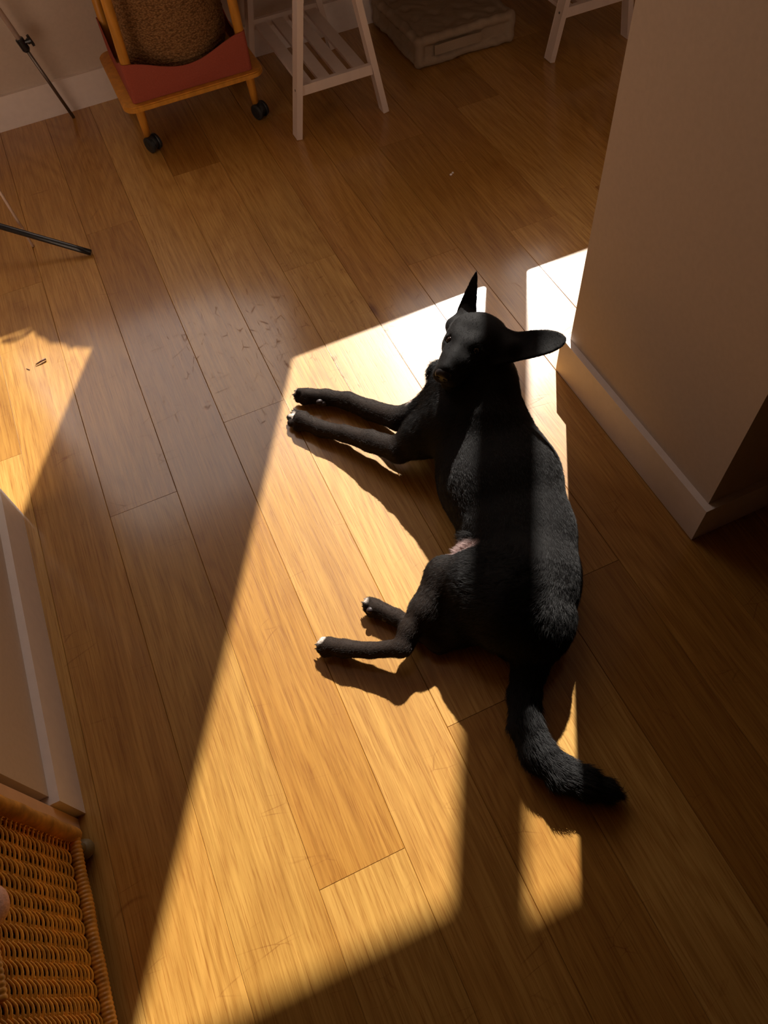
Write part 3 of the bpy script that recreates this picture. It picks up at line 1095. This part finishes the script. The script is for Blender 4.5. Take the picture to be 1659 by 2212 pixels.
# pink wool blanket stuffed in the basket, bulging through the hole
fd = Field((bx0 + 0.03, by0 + 0.03, 0.05), (bx1 + 0.03, by1 - 0.03, 0.49), 0.006)
for i in range(26):
    p = (nr.uniform(bx0 + 0.11, bx1 - 0.11), nr.uniform(by0 + 0.11, by1 - 0.11), nr.uniform(0.14, 0.40))
    fd.ell(p, np.eye(3), nr.uniform(0.05, 0.07, 3), 0.03)
fd.ell((bx1 - 0.035, 0.325, 0.425), np.eye(3), (0.050, 0.035, 0.028), 0.02)
fd.ell((bx1 + 0.008, 0.345, 0.412), np.eye(3), (0.020, 0.028, 0.024), 0.012)
V, Q = fd.mesh()
ox = np_mesh('wool_blanket', V, Q, M_pink, None, (-0.735, 0.325, 0.06))[0]
tag(ox, 'fluffy pink wool blanket stuffed inside the wicker basket, bulging through its handle hole', 'blanket')
# the narrow pale board between the basket and the wall
bm = bmesh.new()
box(bm, (-0.96, 0.532, 0.0), (-0.5425, 0.556, 0.62), 0.0015)
tag(obj('board', bm, noisy(mat('pale_board', (0.74, 0.50, 0.34), 0.6, 0.3), 30, 0.05), loc=(-0.76, 0.545, 0)), 'narrow pale board standing upright between the wicker basket and the skirting', 'board')

# ------------------------------------------------------------------ dog
DB = (0.50, 0.75, 0.0)


def fur_mat(name, tint=1.0):
    m = mat(name, (0.011, 0.0095, 0.0085), 0.75 if 'coat' in name else 0.50, 0.15 if 'coat' in name else 0.32)
    nt = m.node_tree
    a = nd(m, 'ShaderNodeAttribute', attribute_name='coat')
    nt.links.new(a.outputs['Color'], nt.nodes['Principled BSDF'].inputs['Base Color'])
    return m


M_coat = fur_mat('black_coat')
M_hair = fur_mat('black_hair')
BONES = []          # p1, p2, flow (unit), hair length, lift


def bone(p1, p2, length, lift=0.25, flow=None):
    p1, p2 = np.array(p1, float), np.array(p2, float)
    fl = (p2 - p1) if flow is None else np.array(flow, float)
    BONES.append((p1, p2, fl / np.linalg.norm(fl), length, lift))


D = Field((-0.02, 0.05, -0.006), (0.86, 1.42, 0.50), 0.0032)
A3 = lambda v: np.array(v, float)
g = lambda u, v, z: A3(at(u, v, z))

# trunk, from chest to rump
tr = [(g(1035, 925, .125), .118, 1.10), (g(1078, 1035, .108), .140, 1.32), (g(1118, 1150, .098), .124, 1.36), (g(1137, 1250, .100), .112, 1.22), (g(1150, 1325, .095), .086, 1.05)]
for (a, ra, sa), (b, rb, sb) in zip(tr, tr[1:]):
    D.cone(a, ra, b, rb, 0.02, (sa + sb) / 2, (a[2] + b[2]) / 2)
    bone(a, b, 0.009 if ra > 0.115 else 0.012, 0.16)
# neck and throat
nk = [(g(1040, 900, .16), .100), (g(1045, 825, .205), .074), (g(1042, 765, .255), .055)]
for (a, ra), (b, rb) in zip(nk, nk[1:]):
    D.cone(a, ra, b, rb, 0.03)
    bone(b, a, 0.011, 0.18)
D.cone(g(955, 885, .10), .062, g(1000, 850, .20), .060, 0.03)
D.cone(g(980, 865, .13), .060, g(953, 808, .17), .033, 0.03)
bone(g(960, 810, .22), g(940, 900, .10), 0.018, 0.3)
# near shoulder, upper arm, forearm, paw
S1, E1, W1_, F1 = g(975, 905, .155), g(862, 972, .068), g(695, 927, .026), g(650, 907, .024)
D.cone(S1, .068, g(915, 940, .10), .055, 0.03)
D.cone(g(915, 940, .10), .052, E1, .033, 0.02)
D.cone(E1, .030, g(800, 953, .052), .0275, 0.012)
D.cone(g(800, 953, .052), .0265, g(745, 937, .036), .0215, 0.01)
D.cone(g(745, 937, .036), .0205, W1_, .0205, 0.01)
D.cone(W1_, .0205, F1, .022, 0.01)
for q, (du, dv) in enumerate(((-13, -15), (-23, -5), (-22, 7), (-10, 17))):
    t0, t1 = g(662 + du * .2, 909 + dv * .7, .022), g(650 + du, 907 + dv, .015)
    D.cone(t0, .0120, t1, .0098, 0.0022)
bone(S1, E1, 0.009, 0.2); bone(E1, F1, 0.006, 0.18)
# far foreleg, lying on its side
E2, W2_, F2 = g(862, 905, .055), g(752, 866, .030), g(664, 855, .026)
D.cone(g(950, 880, .10), .045, E2, .030, 0.02)
D.cone(E2, .030, g(800, 886, .034), .0265, 0.012)
D.cone(g(800, 886, .034), .0255, W2_, .0235, 0.01)
D.cone(W2_, .0225, g(705, 858, .025), .0205, 0.01)
D.cone(g(705, 858, .025), .0205, F2, .0205, 0.01)
for du, dv, z in ((-16, -10, .036), (-20, -2, .026), (-17, 7, .016), (-6, 12, .014)):
    D.cone(g(668 + du * .2, 855 + dv * .8, .026), .0115, g(661 + du, 856 + dv, z), .0094, 0.0022)
bone(E2, F2, 0.006, 0.18)
# upper hind leg
HP, KN, HK, HF = g(1105, 1295, .125), g(965, 1248, .095), g(866, 1400, .056), g(712, 1395, .026)
D.cone(HP, .088, g(1035, 1262, .115), .075, 0.03, 1.15, .11)
D.cone(g(1040, 1255, .115), .072, KN, .047, 0.02, 1.1, .10)
D.cone(HP, .070, g(1000, 1335, .07), .045, 0.03)
D.cone(KN, .044, g(917, 1318, .076), .033, 0.015)
D.cone(g(985, 1300, .07), .040, g(925, 1345, .055), .024, 0.02)
D.cone(g(917, 1318, .076), .031, g(885, 1360, .065), .0225, 0.012)
D.cone(g(885, 1360, .065), .0225, HK, .0195, 0.01)
D.cone(g(905, 1345, .05), .013, g(880, 1403, .055), .011, 0.01)
D.cone(HK, .0190, g(800, 1405, .038), .0170, 0.008)
D.cone(g(800, 1405, .038), .0170, g(745, 1401, .030), .0195, 0.008)
D.cone(g(745, 1401, .030), .0190, HF, .0190, 0.008)
for du, dv, z in ((-12, -11, .026), (-18, -4, .024), (-18, 5, .018), (-10, 13, .015)):
    D.cone(g(716 + du * .2, 1396 + dv * .9, .024), .0112, g(710 + du, 1397 + dv * 1.15, z + .003), .0092, 0.0022)
D.ell(g(741, 1413, .022), np.eye(3), (.010, .008, .009), 0.004)
bone(HP, KN, 0.011, 0.2); bone(KN, HK, 0.008, 0.2); bone(HK, HF, 0.005, 0.18)
bone(HP, g(1000, 1350, .06), 0.015, 0.28)
# lower hind leg, mostly under the other
D.cone(g(1040, 1330, .06), .055, g(950, 1385, .030), .027, 0.02)
D.cone(g(950, 1385, .028), .024, g(905, 1362, .024), .0205, 0.01)
D.cone(g(905, 1362, .024), .0200, g(855, 1333, .022), .0180, 0.008)
D.cone(g(855, 1333, .022), .0180, g(814, 1314, .021), .0195, 0.008)
for du, dv, z in ((-12, -12, .028), (-18, -5, .026), (-17, 4, .018), (-10, 12, .014)):
    D.cone(g(816 + du * .2, 1314 + dv * .9, .021), .0110, g(809 + du, 1311 + dv * 1.15, z), .0090, 0.0022)
D.ell(g(833, 1334, .020), np.eye(3), (.010, .008, .009), 0.004)
bone(g(950, 1385, .03), g(805, 1311, .02), 0.006, 0.18)
# rump and tail
D.cone(g(1105, 1345, .085), .070, g(1155, 1345, .09), .070, 0.03)
tl = [(g(1160, 1375, .085), .046), (g(1145, 1435, .052), .034), (g(1133, 1500, .038), .029), (g(1136, 1565, .034), .030), (g(1162, 1625, .033), .0305),
      (g(1210, 1668, .032), .0290), (g(1262, 1690, .030), .0250), (g(1305, 1705, .026), .0170), (g(1326, 1713, .022), .008)]
for i, ((a, ra), (b, rb)) in enumerate(zip(tl, tl[1:])):
    D.cone(a, ra, b, rb, 0.012 if i else 0.03)
    bone(a, b, 0.017 + 0.0015 * i, 0.26)

# head frame: origin in the middle of the skull; f forward along the muzzle, s across, w up out of the forehead
CAMV = np.array((0, 0, CAM_H))
Mh = g(1027, 722, .303)
HL = .150
ray = g(955, 815, .2) - CAMV
ray /= np.linalg.norm(ray)
q_ = Mh - CAMV
tm = q_ @ ray
N_ = CAMV + ray * (tm - math.sqrt(max(0.0, HL ** 2 - (q_ @ q_ - tm ** 2))))
f_ = (N_ - Mh) / HL
s_ = np.cross(f_, (0, 0, -1.0))
s_ /= np.linalg.norm(s_)
w_ = np.cross(s_, f_)
if w_[2] < 0: w_ = -w_
if s_[1] < 0: s_ = -s_
AX = (f_, s_, w_)


def hd(a, b, c):
    return Mh + f_ * a + s_ * b + w_ * c


D.ell(hd(.000, 0, -.002), AX, (.053, .051, .047), 0.02)            # cranium
D.ell(hd(-.035, -.006, -.026), AX, (.043, .048, .040), 0.03)
for sg in (-1, 1):
    D.ell(hd(.030, sg * .037, -.014), AX, (.044, .024, .036), 0.02)   # cheek
    D.ell(hd(.043, sg * .022, .024), AX, (.018, .014, .011), 0.014)  # brow
    D.ell(hd(.010, sg * .030, .018), AX, (.032, .020, .018), 0.016)  # temple
    D.cone(hd(.062, sg * .030, .006), .010, hd(.085, sg * .020, -.002), .014, 0.012)  # below the eye
D.cone(hd(.050, 0, -.002), .036, hd(.100, 0, -.004), .0300, 0.02)   # muzzle
D.cone(hd(.100, 0, -.004), .0300, hd(HL - .022, 0, -.003), .0250, 0.012)
for sg in (-1, 1):
    D.cone(hd(.075, sg * .016, -.018), .0240, hd(HL - .021, sg * .0140, -.017), .0200, 0.008)
D.cone(hd(.020, 0, -.042), .036, hd(.080, 0, -.040), .0220, 0.02)     # lower jaw
D.cone(hd(.080, 0, -.045), .0240, hd(HL - .027, 0, -.043), .0180, 0.004)
D.cone(hd(.060, 0, .022), .011, hd(HL - .02, 0, .014), .0085, 0.012)   # bridge of the nose
EYE = (.0575, .0345, .0165)
for sg in (-1, 1):
    D.ell(hd(EYE[0] + .002, sg * (EYE[1] + .001), EYE[2] + .001), AX, (.0120, .0110, .0095), 0.006, sub=True)
    D.cone(hd(EYE[0] - .010, sg * (EYE[1] - .006), EYE[2] + .007), .0050, hd(EYE[0] - .004, sg * (EYE[1] + .010), EYE[2] + .001), .0045, 0.004)   # upper lid
    D.cone(hd(EYE[0] + .011, sg * (EYE[1] - .008), EYE[2] - .001), .0042, hd(EYE[0] + .008, sg * (EYE[1] + .007), EYE[2] - .008), .0042, 0.004)   # lower lid
D.ell(g(979, 706, .288), np.eye(3), (.018, .018, .018), 0.025)
D.cone(g(981, 700, .288), .014, g(1002, 678, .290), .015, 0.015)
bone(N_, Mh, 0.0035, 0.15)
bone(hd(.03, .035, 0), hd(-.04, .045, -.02), 0.006, 0.15)
bone(hd(.03, -.035, 0), hd(-.04, -.045, -.02), 0.006, 0.15)
ear_up = lambda t: np.clip(1 - t, 0, 1) ** 0.70
ear_flat = lambda t: np.clip(1 - np.clip(t, 0, 1) ** 4.2, 0, 1) ** 0.55 * (1 - 0.04 * t)
# one ear stands up beyond the forehead, the other lies out sideways
eb1, et1 = g(1009, 674, .285), g(1028, 586, .395)
D.leaf(eb1, et1, g(1040, 650, .36) - g(1000, 655, .34), .0250, -16.0, .0034, 0.006, ear_up)
D.cone(hd(-.022, .030, -.002), .022, g(1010, 668, .295), .013, 0.012)
eb2, et2 = g(1078, 757, .298), g(1224, 731, .323)
D.leaf(eb2, et2, g(1150, 707, .322) - g(1150, 777, .300), .0370, 4.0, .0040, 0.012, ear_flat)
D.cone(hd(-.018, -.036, -.004), .033, g(1100, 752, .303), .024, 0.02)
bone(eb1, et1, 0.004, 0.12)
bone(eb2, et2, 0.004, 0.12)

sl, X, Y, Z = D.block((-9, -9, -9), (9, 9, 9))
D.f[sl] = np.maximum(D.f[sl], 0.0015 - Z)
V, Q = D.mesh()
dog, V = np_mesh('dog', V, Q, M_coat, None, DB, smooth_n=2)
tag(dog, 'black short-haired dog with upright ears lying stretched out in the sun on the oak floor', 'dog')


# coat colour: nearly black, browner on the legs, with white toes, chest spot and groin
WHITE = [(g(629, 891, .03), .011), (g(634, 900, .026), .006), (g(640, 845, .035), .008), (g(640, 858, .018), .008), (g(694, 1383, .03), .011), (g(693, 1393, .026), .008), (g(792, 1298, .03), .007)]
CAM0 = np.array((0, 0, CAM_H))


def coat(P):
    c = np.tile(np.array([0.0060, 0.0052, 0.0050]), (len(P), 1))
    br = np.zeros(len(P))
    for p1, p2, w in ((E1, F1, .045), (E2, F2, .045), (KN, HK, .05), (HK, HF, .05), (g(950, 1385, .03), g(805, 1311, .02), .05)):
        ab = p2 - p1
        t = np.clip(((P - p1) @ ab) / (ab @ ab), 0, 1)
        dd = np.linalg.norm(P - (p1 + t[:, None] * ab), axis=1)
        br = np.maximum(br, np.clip(1.4 - dd / w, 0, 1))
    c = c * (1 - br[:, None]) + np.array([0.020, 0.0120, 0.0080]) * br[:, None]
    for p, r in WHITE:
        m_ = np.clip((r * 1.25 - np.linalg.norm(P - p, axis=1)) / (r * 0.4), 0, 1)[:, None]
        c = c * (1 - m_) + np.array([0.62, 0.54, 0.47]) * m_
    # chest blaze and groin: short streaks between two surface points
    for a_, b_, r, col in ((g(879, 884, .12), g(891, 868, .13), .0045, (.60, .50, .46)), (g(879, 884, .09), g(891, 868, .10), .0045, (.60, .50, .46)), (g(985, 1190, .10), g(1032, 1180, .125), .008, (.42, .30, .28)), (g(985, 1190, .075), g(1032, 1180, .10), .008, (.42, .30, .28)), (g(985, 1190, .125), g(1032, 1180, .145), .008, (.42, .30, .28))):
        ab = b_ - a_
        t = np.clip(((P - a_) @ ab) / (ab @ ab), 0, 1)
        dd = np.linalg.norm(P - (a_ + t[:, None] * ab), axis=1)
        m_ = np.clip((r * 2.4 - dd) / (r * 1.2), 0, 1)[:, None]
        c = c * (1 - m_) + np.array(col) * m_
    return c


ca = dog.data.attributes.new('coat', 'FLOAT_COLOR', 'POINT')
ca.data.foreach_set('color', np.hstack([coat(V), np.ones((len(V), 1))]).astype(np.float32).ravel())

# hair: strands rooted on the surface, lying along the body
NH = 210000
P0, P1, P2 = V[Q[:, 0]], V[Q[:, 1]], V[Q[:, 2]]
P3 = V[Q[:, 3]]
nq = np.cross(P2 - P0, P3 - P1)
ar = np.linalg.norm(nq, axis=1)
nq = nq / np.maximum(ar[:, None], 1e-12)
wgt = ar * np.where(P0[:, 2] < 0.008, 0, 1)
pick = nr.choice(len(Q), NH, p=wgt / wgt.sum())
uu, vv = nr.rand(NH, 1), nr.rand(NH, 1)
root = (P0[pick] * (1 - uu) + P1[pick] * uu) * (1 - vv) + (P3[pick] * (1 - uu) + P2[pick] * uu) * vv
nn = nq[pick]
flow = np.zeros((NH, 3)); ln = np.zeros(NH); lf = np.zeros(NH); ws = np.zeros(NH)
for p1, p2, fl, le, li in BONES:
    ab = p2 - p1
    t = np.clip(((root - p1) @ ab) / (ab @ ab), 0, 1)
    dd = np.linalg.norm(root - (p1 + t[:, None] * ab), axis=1)
    w = np.exp(-(dd / 0.022) ** 1.0 * 1.5) + 1e-9
    flow += w[:, None] * fl; ln += w * le; lf += w * li; ws += w
flow /= ws[:, None]; ln /= ws; lf /= ws
tan = flow - nn * np.sum(flow * nn, 1)[:, None]
tl_ = np.linalg.norm(tan, axis=1)[:, None]
tan = np.where(tl_ > 0.05, tan / np.maximum(tl_, 1e-6), tan)
# tufts share a direction so the coat breaks into small locks
cell = np.floor(root / 0.009).astype(int)
hsh = (cell[:, 0] * 73856093 ^ cell[:, 1] * 19349663 ^ cell[:, 2] * 83492791) & 0xffff
lut = nr.normal(0, 1, (65536, 3))
jit = lut[hsh] * 0.09 + nr.normal(0, 0.10, (NH, 3))
d1 = tan + nn * (lf[:, None] * 1.2) + jit
d1 /= np.linalg.norm(d1, axis=1)[:, None]
d2 = tan + nn * (lf[:, None] * 0.35) + jit * 1.3
d2 /= np.linalg.norm(d2, axis=1)[:, None]
ln = ln * nr.uniform(0.65, 1.25, NH)
# keep the groin fringe long
gp = g(1008, 1182, .11)
fr = np.linalg.norm((root - gp) * np.array([1, 1, .6]), axis=1) < 0.03
ln[fr] *= 1.9
d1[fr] = d1[fr] * 0.6 + np.array([-0.15, 0.75, 0.15])
d1[fr] /= np.linalg.norm(d1[fr], axis=1)[:, None]
d2[fr] = d1[fr]
pts = np.stack([root - nn * 0.001, root + d1 * (ln * 0.5)[:, None], root + d1 * (ln * 0.5)[:, None] + d2 * (ln * 0.5)[:, None]], 1)
pts[:, :, 2] = np.maximum(pts[:, :, 2], 0.001)
hc = bpy.data.hair_curves.new('fur')
hc.add_curves([3] * NH)
hc.points.foreach_set('position', (pts - np.array(DB)).astype(np.float32).ravel())
ra_ = hc.attributes.get('radius') or hc.attributes.new('radius', 'FLOAT', 'POINT')
rad = np.tile(np.array([0.00020, 0.00016, 0.00004]), (NH, 1)) * np.clip(ln / 0.012, 0.6, 1.3)[:, None]
ra_.data.foreach_set('value', rad.astype(np.float32).ravel())
cc = hc.attributes.new('coat', 'FLOAT_COLOR', 'CURVE')
cv = coat(root) * nr.uniform(0.6, 1.5, (NH, 1))
cc.data.foreach_set('color', np.hstack([np.clip(cv, 0, 1), np.ones((NH, 1))]).astype(np.float32).ravel())
hc.materials.append(M_hair)
fur = bpy.data.objects.new('fur', hc)
COL.objects.link(fur)
fur.parent = dog
fur['kind'] = 'stuff'

# eyes, nose, claws, pads
M_eye = mat('eye', (0.012, 0.005, 0.003), 0.08, 0.5)
M_nose = noisy(mat('nose_leather', (0.008, 0.007, 0.008), 0.36, 0.4), 900, 0.2, 0.4, dist=0.0006)
M_claw = mat('claw', (0.10, 0.085, 0.075), 0.35, 0.5)
M_pad = noisy(mat('paw_pad', (0.035, 0.024, 0.024), 0.5, 0.4), 700, 0.2, 0.4, dist=0.0006)
for sg in (-1, 1):
    bm = bmesh.new()
    ball(bm, hd(EYE[0], sg * (EYE[1] - .0015), EYE[2] - .001), 0.0092, (1, 1, 1), 24)
    obj('eye', bm, M_eye, dog, smooth=True)
NF = Field(hd(HL, 0, 0) - 0.04, hd(HL, 0, 0) + 0.04, 0.0011)
NF.ell(hd(HL - .010, 0, .003), AX, (.0135, .0190, .0145), 0.004)
NF.ell(hd(HL - .006, 0, -.008), AX, (.0090, .0110, .0110), 0.006)
for sg in (-1, 1):
    NF.ell(hd(HL - .005, sg * .0110, .001), AX, (.0095, .0085, .0095), 0.004)
    NF.ell(hd(HL + .0035, sg * .0090, -.002), AX, (.0060, .0038, .0040), 0.002, sub=True)
Vn, Qn = NF.mesh()
np_mesh('nose', Vn, Qn, M_nose, dog, tuple(hd(HL - .008, 0, 0)), 1)


def claw(p, d, L=0.0085):
    bm = bmesh.new()
    p, d = Vector(p), Vector(d).normalized()
    ps = [p + d * (L * t) + Vector((0, 0, -L * 0.35 * t * t)) for t in (0, .3, .6, .85, 1)]
    tube(bm, ps, [.0022, .0020, .0015, .0009, .0003], 8)
    obj('claw', bm, M_claw, dog, smooth=True)


for toes, org, dr in ((((-14, -12, .015), (-22, -3, .015), (-20, 8, .015), (-9, 15, .015)), (650, 907), F1 - W1_), (((-16, -10, .036), (-20, -2, .026), (-17, 7, .016), (-6, 12, .014)), (661, 856), F2 - W2_),
                      (((-12, -11, .026), (-18, -4, .024), (-18, 5, .018), (-10, 13, .015)), (710, 1397), HF - HK), (((-12, -12, .028), (-18, -5, .026), (-17, 4, .018), (-10, 12, .014)), (809, 1311), g(805, 1305, .02) - g(855, 1333, .022))):
    d_ = A3(dr); d_ /= np.linalg.norm(d_)
    for du, dv, z in toes:
        p = g(org[0] + du, org[1] + dv, z) + d_ * 0.006 + np.array([0, 0, .002])
        claw(p, d_)
for p in (g(742, 1414, .026), g(716, 1408, .024), g(833, 1336, .024), g(800, 1318, .03), g(690, 868, .034), g(700, 871, .028)):
    bm = bmesh.new()
    ball(bm, p, 0.0085, (1.1, 0.9, 0.8), 14)
    obj('paw_pad', bm, M_pad, dog, smooth=True)
